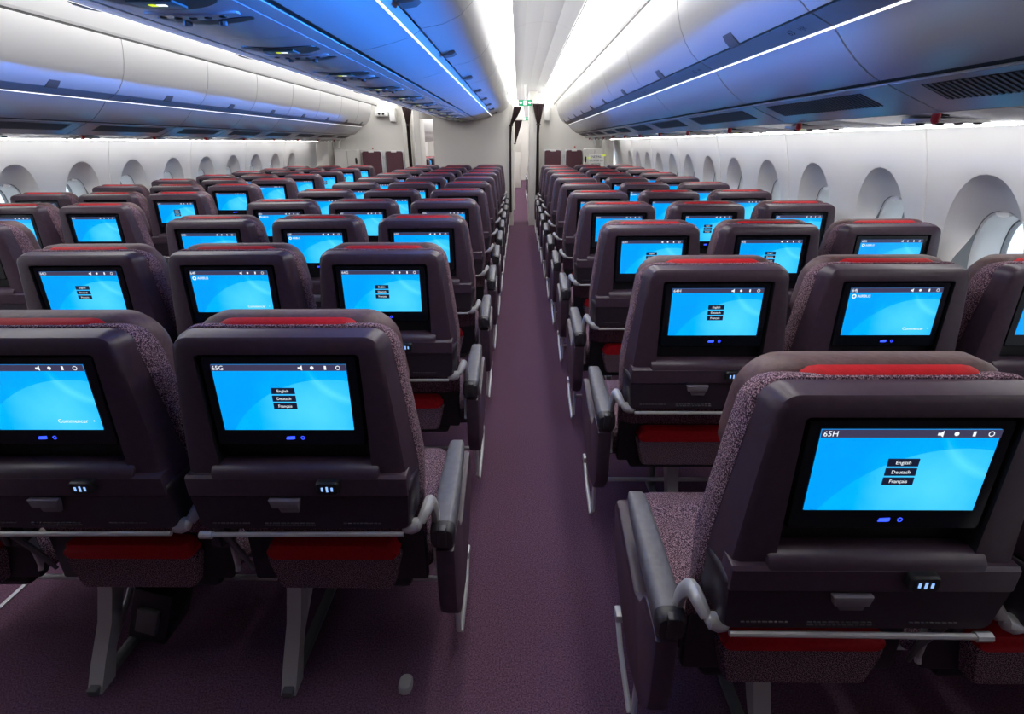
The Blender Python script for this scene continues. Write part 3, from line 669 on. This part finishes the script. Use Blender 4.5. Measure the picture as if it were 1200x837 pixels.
SM['usb_port'] = m.mesh('usb_port')
# monitor
m = MB(); m.loft([rr(0, .985, .148, .096, .006, y=.004), rr(0, .985, .152, .100, .010, y=.009), rr(0, .985, .152, .100, .010, y=.034)], 'bezel')
SM['monitor'] = m.mesh('monitor')
ZT, ZB, HW_ = 1.067, .924, .130
m = MB(); m.box(-HW_, HW_, .0026, .0045, ZB, ZT); SM['display'] = m.mesh('display', 'screen')
m = MB(); m.box(-HW_, HW_, .0012, .0026, ZT - .013, ZT, 0, 'bar')
yy = .0010
m.prism([(.038, 1.058), (.042, 1.058), (.046, 1.055), (.046, 1.066), (.042, 1.062), (.038, 1.062)], 'y', yy, .0012, 'text')
m.tube([(.065, yy, 1.0605), (.065, .0012, 1.0605)], .0035, 'text', 10)
m.box(.0885, .0925, yy, .0012, 1.0565, 1.0645, 0, 'text')
m.loft([[Vector((.115 + rad * math.cos(t), yy, 1.0605 + rad * math.sin(t))) for t in [2 * PI * j / 14 for j in range(14)]] for rad in (.0045, .0032)], 'text', False, False)
SM['status_bar'] = m.mesh('status_bar')
m = MB()
for i, s_ in enumerate(('English', 'Deutsch', 'Français')):
    z = 1.011 - i * .0165; m.box(-.022, .024, .0012, .0026, z - .0065, z + .0065, 0, 'menu'); add_text(m, s_, .0085, .001, .0010, z, 'text')
SM['menu'] = m.mesh('language_menu')
m = MB(); add_text(m, 'Commencer', .012, .075, .0020, .944, 'text'); add_text(m, '\u2022', .012, .118, .0020, .944, 'text'); SM['start'] = m.mesh('start_text')
m = MB(); add_text(m, 'AIRBUS', .0115, -.108, .0020, 1.043, 'text', 'LEFT')
m.loft([[Vector((-.118 + rad * math.cos(t), .0020, 1.043 + rad * math.sin(t))) for t in [2 * PI * j / 16 for j in range(16)]] for rad in (.0065, .0035)], 'text', False, False)
SM['logo'] = m.mesh('screen_logo')
m = MB(); m.prism([(-.010, .9015), (-.008, .9075), (.008, .9085), (.008, .9025), (.004, .9015)], 'y', .0030, .0042, 'indicator')
m.loft([[Vector((.024 + rad * math.cos(t), .0034, .905 + rad * math.sin(t))) for t in [2 * PI * j / 12 for j in range(12)]] for rad in (.0042, .0026)], 'indicator', False, False)
SM['indicators'] = m.mesh('indicator_lights')
# cushions
m = MB()
f = [warp(ring_z(.70, 1.116, .206, .040, .043)), warp(ring_z(.69, 1.129, .210, .045, .050)), warp(ring_z(.68, 1.131, .212, .047, .060)), warp(ring_z(.50, 1.120, .210, .047, .096)), warp(ring_z(.50, 1.10, .200, .045, .115))]
m.loft(f); SM['backrest'] = m.mesh('backrest', 'fabric', 50)
m = MB()
m.loft([warp(ring_z(.93, zt, hw, .06, y)) for zt, hw, y in ((1.122, .182, .072), (1.134, .194, .080), (1.1395, .200, .095), (1.137, .203, .135), (1.125, .196, .152), (1.105, .18, .162))])
SM['headrest'] = m.mesh('headrest', 'leather', 60)
m = MB(); m.loft([[p + Vector((0, lean(p.z), 0)) for p in ring_z(1.02, zt, hw, .05, y)] for zt, hw, y in ((1.124, .145, .050), (1.1335, .156, .058), (1.1365, .160, .080))])
SM['red_band'] = m.mesh('red_band', 'red', 60)
m = MB(); m.loft([rr(0, .44, .20, .035, .03, y=.16), rr(0, .44, .235, .052, .04, y=.19), rr(0, .445, .237, .055, .045, y=.35), rr(0, .45, .235, .055, .045, y=.58), rr(0, .44, .22, .045, .04, y=.63), rr(0, .44, .17, .025, .02, y=.645)])
SM['seat_cushion'] = m.mesh('seat_cushion', 'fabric', 60)
def tr(zb, zt, hb, ht, y, r=.012):
    out = []
    for (sx, z, h, a0) in ((1, zt, ht, 0), (-1, zt, ht, 90), (-1, zb, hb, 180), (1, zb, hb, 270)):
        for j in range(5):
            a = math.radians(a0 + 22.5 * j); out.append(Vector((sx * (h - r) + r * math.cos(a), y, z + (-r if z == zt else r) + r * math.sin(a))))
    return out
m = MB(); m.loft([tr(.408, .505, .142, .160, .100), tr(.403, .507, .146, .166, .110), tr(.403, .507, .148, .168, .17)]); SM['cushion_rear'] = m.mesh('cushion_rear', 'fabric', 50)
m = MB(); m.loft([tr(.500, .542, .160, .150, .099, .018), tr(.498, .546, .165, .158, .108, .020), tr(.498, .546, .165, .158, .16, .020)]); SM['red_strip'] = m.mesh('red_strip', 'red', 50)
m = MB(); m.box(-.18, .18, .14, .60, .365, .40, .015); m.box(-.225, .225, .135, .165, .40, .72, .008); SM['seat_pan'] = m.mesh('seat_pan', 'black')
def bar_mesh(sg):
    m = MB(); m.tube([(-.225 * sg, -.006, .668), (.21 * sg, -.002, .668)], .0055, 'alu', 8); m.tube([(-.232 * sg, -.006, .668), (-.205 * sg, -.006, .668)], .0085, 'alu', 8); return m.mesh('support_bar')
def knuckle(sg):
    m = MB(); rings = []
    for t, r1 in ((0, .003), (.15, .011), (.5, .016), (.85, .014), (1, .005)):
        c = Vector((sg * (.205 + .045 * t), .012, .671 + .014 * t)); rings.append([c + Vector((0, math.cos(q) * r1, math.sin(q) * r1 * 1.15)) for q in [2 * PI * j / 12 for j in range(12)]])
    m.loft(rings, 'alu', True, True)
    path = [(sg * .246, .014, .686), (sg * .256, .035, .704), (sg * .260, .06, .704), (sg * .262, .085, .675), (sg * .262, .105, .63), (sg * .256, .12, .54), (sg * .252, .125, .46)]
    rad = [.012, .016, .017, .016, .014, .011, .009]; sp_, sr_ = [], []
    for i in range(len(path) - 1):
        p0, p1, p2, p3 = [Vector(path[max(0, min(len(path) - 1, i + d))]) for d in (-1, 0, 1, 2)]
        for t in (0, .33, .67):
            sp_.append(.5 * ((2 * p1) + (p2 - p0) * t + (2 * p0 - 5 * p1 + 4 * p2 - p3) * t * t + (3 * p1 - p0 - 3 * p2 + p3) * t ** 3)); sr_.append(rad[i] + (rad[i + 1] - rad[i]) * t)
    m.tube(sp_ + [path[-1]], sr_ + [rad[-1]], 'alu', 10, sx=.75)
    m.tube([(sg * .252, .125, .465), (sg * .252, .118, .445)], .006, 'white_metal', 8)
    return m.mesh('recline_arm')
SM['support_bar_R'] = bar_mesh(1); SM['support_bar_L'] = bar_mesh(-1); SM['arm_R'] = knuckle(1); SM['arm_L'] = knuckle(-1)
m = MB(); m.tube([(0, .03, .67), (.004, .06, .62), (.012, .10, .52), (.02, .12, .45)], [.006, .007, .007, .005], 'alu_dark', 8); SM['thin_arm'] = m.mesh('side_link')
m = MB(); m.box(-.12, -.075, .17, .50, .497, .503, .002); SM['seat_belt'] = None; m.bm.free()
m = MB()
m.loft([[Vector((x, y, z)) for x, y, z in ((a - .024, b, c), (a + .024, b + .004, c), (a + .024, b + .004, c + .003), (a - .024, b, c + .003))] for a, b, c in ((-.20, .19, .498), (-.12, .26, .502), (.0, .33, .504), (.12, .26, .502), (.20, .19, .498))])
SM['seat_belt'] = m.mesh('seat_belt', 'leather')
id_cache = {}
def seat_id(s):
    if s not in id_cache:
        m = MB(); add_text(m, s, .0130, -.128, .0009, 1.0602, 'text', 'LEFT'); id_cache[s] = m.mesh('seat_number')
    return id_cache[s]
# row frame: beam, legs, armrests, side panels, luggage bar
def armrest_mesh(hw):
    m = MB(); sec = [(.078, .588, hw * .9, .022), (.084, .590, hw, .026), (.10, .592, hw, .027), (.25, .610, hw * .97, .024), (.37, .624, hw * .86, .020), (.415, .630, hw * .74, .015), (.428, .630, hw * .6, .010)]
    m.loft([rr(0, z, w_, h, min(w_, h) * .6, y=y) for y, z, w_, h in sec[2:]], 'arm'); return m.mesh('armrest', None, 50)
def armcap_mesh(hw):
    m = MB(); m.loft([rr(0, .585, hw * .85, .024, .012, y=.074), rr(0, .587, hw, .030, .016, y=.082), rr(0, .590, hw * 1.0, .030, .014, y=.098)], 'arm_dark')
    m.box(-hw * .38, hw * .38, .068, .10, .565, .618, .004, 'arm_dark')
    m.loft([rr(0, z, w_, h, .01, y=y) for y, z, w_, h in ((.09, .565, hw * .85, .02), (.25, .588, hw * .8, .016), (.39, .612, hw * .5, .008))], 'arm_dark'); return m.mesh('armrest_hinge')
AR_W, AC_W, AR_N, AC_N = armrest_mesh(.029), armcap_mesh(.029), armrest_mesh(.020), armcap_mesh(.020)
m = MB()
m.prism([(.085, .345), (.075, .40), (.080, .545), (.10, .556), (.175, .560), (.195, .545), (.215, .505), (.26, .485), (.48, .545), (.515, .545), (.53, .52), (.50, .42), (.40, .33), (.25, .27), (.13, .29)], 'x', -.024, .024, None, .009)
SIDE = m.mesh('side_panel', 'shell')
m = MB(); m.tube([(0, .47, .20), (0.012, .46, .205), (.012, .38, .14), (.004, .27, .06), (0, .25, .09), (-.002, .25, .27)], .008, 'white_metal', 8); m.box(-.006, .02, .43, .47, .19, .215, .004, 'white_metal')
m.tube([(.0, .26, .26), (.0, .26, .235)], .016, 'alu', 10)
BRK = m.mesh('luggage_bracket')
def leg_meshes():
    m = MB()
    sec = [(.30, .34, .030), (.27, .25, .022), (.23, .16, .018), (.17, .07, .018), (.135, .0, .022)]
    m.loft([[Vector((sx * .021, y + sy * w_ * 1.25, z)) for sx, sy in ((-1, -1), (1, -1), (1, 1), (-1, 1))] for y, z, w_ in sec], 'alu'); rear = m.mesh('leg', None, 30)
    m = MB(); m.tube([(0.015, .46, .34), (.01, .30, .17), (0, .16, .03)], [.010, .009, .010], 'alu', 8); br = m.mesh('brace')
    m = MB(); m.tube([(0, .50, .34), (0, .52, 0)], .014, 'alu_dark', 8); fr = m.mesh('front_leg')
    m = MB(); m.box(-.015, .015, .10, .56, 0, .022, .004); foot = m.mesh('floor_fitting', 'alu_dark')
    return rear, br, fr, foot
LEG, BRACE, FLEG, FOOT = leg_meshes()
m = MB(); m.tube([(-.254, .42, .118), (.254, .42, .118)], .009, 'white_metal', 8); LUG = m.mesh('luggage_bar')
m = MB(); m.tube([(-.254, .30, .345), (.254, .30, .345)], .020, 'alu_dark', 10); m.tube([(-.254, .50, .345), (.254, .50, .345)], .020, 'alu_dark', 10); BEAM = m.mesh('cross_beam')
m = MB(); m.box(-.055, .055, .20, .33, .10, .30, .008, 'black'); m.box(-.03, .03, .185, .205, .15, .24, .006, 'alu_dark'); IFE = m.mesh('electronics_box')
def make_seat(block, col=2):
    """block 'C'/'L': knuckle on the right; 'R': knuckle on the left"""
    e = empty('airline_seat', (0, 0, -50), 'x', 'airline seat')
    sh = part('back_shell', SM['back_shell'], e)
    mo = part('monitor', SM['monitor'], e)
    for n_, k in (('display', 'display'), ('status_bar', 'status_bar'), ('indicator_lights', 'indicators')): part(n_, SM[k], mo)
    tt = part('tray_table', SM['tray_table'], e); part('tray_latch', SM['tray_latch'], tt); part('usb_port', SM['usb_port'], tt)
    pk = part('pocket_panel', SM['pocket_panel'], e); part('small_print', SM['pocket_print'], pk)
    part('backrest', SM['backrest'], e); hd = part('headrest', SM['headrest'], e); part('red_band', SM['red_band'], hd)
    sc = part('seat_cushion', SM['seat_cushion'], e); rc = part('cushion_rear', SM['cushion_rear'], sc); part('red_strip', SM['red_strip'], sc)
    part('seat_pan', SM['seat_pan'], e); part('seat_belt', SM['seat_belt'], e)
    sg = 'L' if block == 'R' else 'R'
    part('support_bar', SM['support_bar_' + sg], e); part('recline_arm', SM['arm_' + sg], e)
    l = part('side_link', SM['thin_arm'], e); l.location.x = (.215 if block == 'R' else -.235)
    part('cross_beam', BEAM, e); part('luggage_bar', LUG, e)
    legs = {'C': {1: -.24, 2: -.193}, 'L': {1: -.24, 2: -.193}, 'R': {0: .02, 2: -.02}}[block]
    if col in legs:
        l = part('leg', LEG, e); l.location.x = legs[col]
        part('brace', BRACE, l); part('front_leg', FLEG, l); part('floor_fitting', FOOT, l)
        if col == 1: q = part('electronics_box', IFE, e); q.location.x = legs[col] + .075; q.rotation_euler = (0, .35, 0)
    for side_ in (-1, 1):
        outer = (side_ < 0 and col == 0) or (side_ > 0 and col == 2)
        if side_ > 0 and not outer: continue
        window = (block == 'R' and side_ > 0) or (block == 'L' and side_ < 0)
        if outer and window:
            a = part('armrest', AR_N, e); a.location.x = side_ * .246; part('armrest_hinge', AC_N, a)
        elif outer:
            x = side_ * .279
            a = part('armrest', AR_W, e); a.location.x = x; part('armrest_hinge', AC_W, a)
            p = part('side_panel', SIDE, e); p.location.x = x + side_ * .004; b = part('luggage_bracket', BRK, e); b.location.x = x; b.scale.x = side_
        else:
            a = part('armrest', AR_N, e); a.location.x = side_ * .254; part('armrest_hinge', AC_N, a)
    return e
def px(P):
    d = Vector(P) - CAM; z = d.dot(FW)
    if z < .1: return None
    return 600 + F_PX * d.dot(RT) / z, 400 - F_PX * d.dot(UP) / z
def inframe(X, Y):
    for dx in (-.25, 0, .25):
        for dy, z in ((0, 1.13), (0, .9), (.05, .7), (.12, .45), (.45, .45)):
            p = px((X + dx, Y + dy, z))
            if p and -5 < p[0] < 1205 and -5 < p[1] < 842: return True
    return False
COLS = {'C': (XC, .908, 'centre block', ('D', 'F', 'G'), ('left-hand', 'middle', 'right-aisle')),
        'R': (.572 + .508, .667, 'right block', ('H', 'J', 'K'), ('aisle', 'middle', 'window')),
        'L': (-2.51 - .508, .745, 'left block', ('A', 'B', 'C'), ('window', 'middle', 'aisle'))}
CONTENT = {'C': ['CCM', 'MAM', 'PAP', 'APP', 'PPP', 'PPM', 'PMP', 'PPP', 'PPP', 'PPP', 'PPP'],
           'R': ['MCP', 'MAA', 'MMA', 'PMP', 'MPP', 'PAP', 'PPP', 'APP', 'PPP', 'PPP', 'PPP'],
           'L': ['PPP', 'PPP', 'PPP', 'PPP', 'PPM', 'PPP', 'PPA', 'PPA', 'PPM', 'PPM', 'PPM']}
WORD = {'M': 'language menu on its screen', 'C': 'start prompt on its screen', 'A': 'logo and swoosh on its screen', 'P': 'plain blue screen'}
ROWS = 11
for B, (xc, y0, bname, letters, cname) in COLS.items():
    clean = {}
    for r in range(ROWS):
        Y = y0 + PITCH * r
        for c in range(3):
            X = xc + (c - 1) * .508
            if not inframe(X, Y): continue
            if c not in clean: clean[c] = make_seat(B, c)
            s = copy_tree(clean[c]); s.location = (X, Y, 0)
            mo = [q for q in s.children if q.name.startswith('monitor')][0]
            ct = CONTENT[B][r][c]; sid = '%d%s' % (65 - r, letters[c])
            part('seat_number', seat_id(sid), mo)
            if ct == 'M': part('language_menu', SM['menu'], mo)
            if ct in 'AC': part('start_text', SM['start'], mo)
            if ct == 'A': part('screen_logo', SM['logo'], mo)
            where = 'nearest row' if r == 0 else ('farthest row' if r == ROWS - 1 else '%s row from the camera' % ORD[r])
            s['label'] = 'purple %s %s seat, %s, %s' % (bname, cname[c], where, WORD[ct])
            s['category'] = 'airline seat'; s['group'] = 'purple seats of the %s' % bname
    def kill(o):
        for ch in list(o.children): kill(ch)
        bpy.data.objects.remove(o)
    for q in clean.values(): kill(q)
# seats of the next cabin glimpsed through the left doorway and down the right aisle
sp = make_seat('L'); spots = [(-2.35, 13.2), (-2.35, 14.0), (-2.35, 14.8), (.50, 13.4), (.50, 14.2), (.50, 15.0)]
for i, (X, Y) in enumerate(spots):
    s = sp if i == 0 else (make_seat('R', 0) if i == 3 else copy_tree(sp if i < 3 else sp2)); s.location = (X, Y, 0)
    if i == 3: sp2 = s
    s['label'] = ('purple seat in the next cabin seen through the left doorway, %s' if i < 3 else 'purple seat in the next cabin down the right aisle, %s') % ('nearest', 'second', 'third')[i % 3]
    s['category'] = 'airline seat'; s['group'] = 'seats of the next cabin'

# floor details
m = MB(); m.loft([[Vector((-.327 + x * k, 1.048 + y * k, z)) for x, y in lens(.02, .028)] for k, z in ((1, 0), (1, .010), (.8, .018))]); tag(m.build('track_cover', 'alu'), 'small rounded grey track cap on the carpet under seat row', 'floor cap')
m = MB(); m.box(-1.765, -1.750, .2, 9.8, 0, .004); struct(m, 'trim_floor_track', 'white_metal')
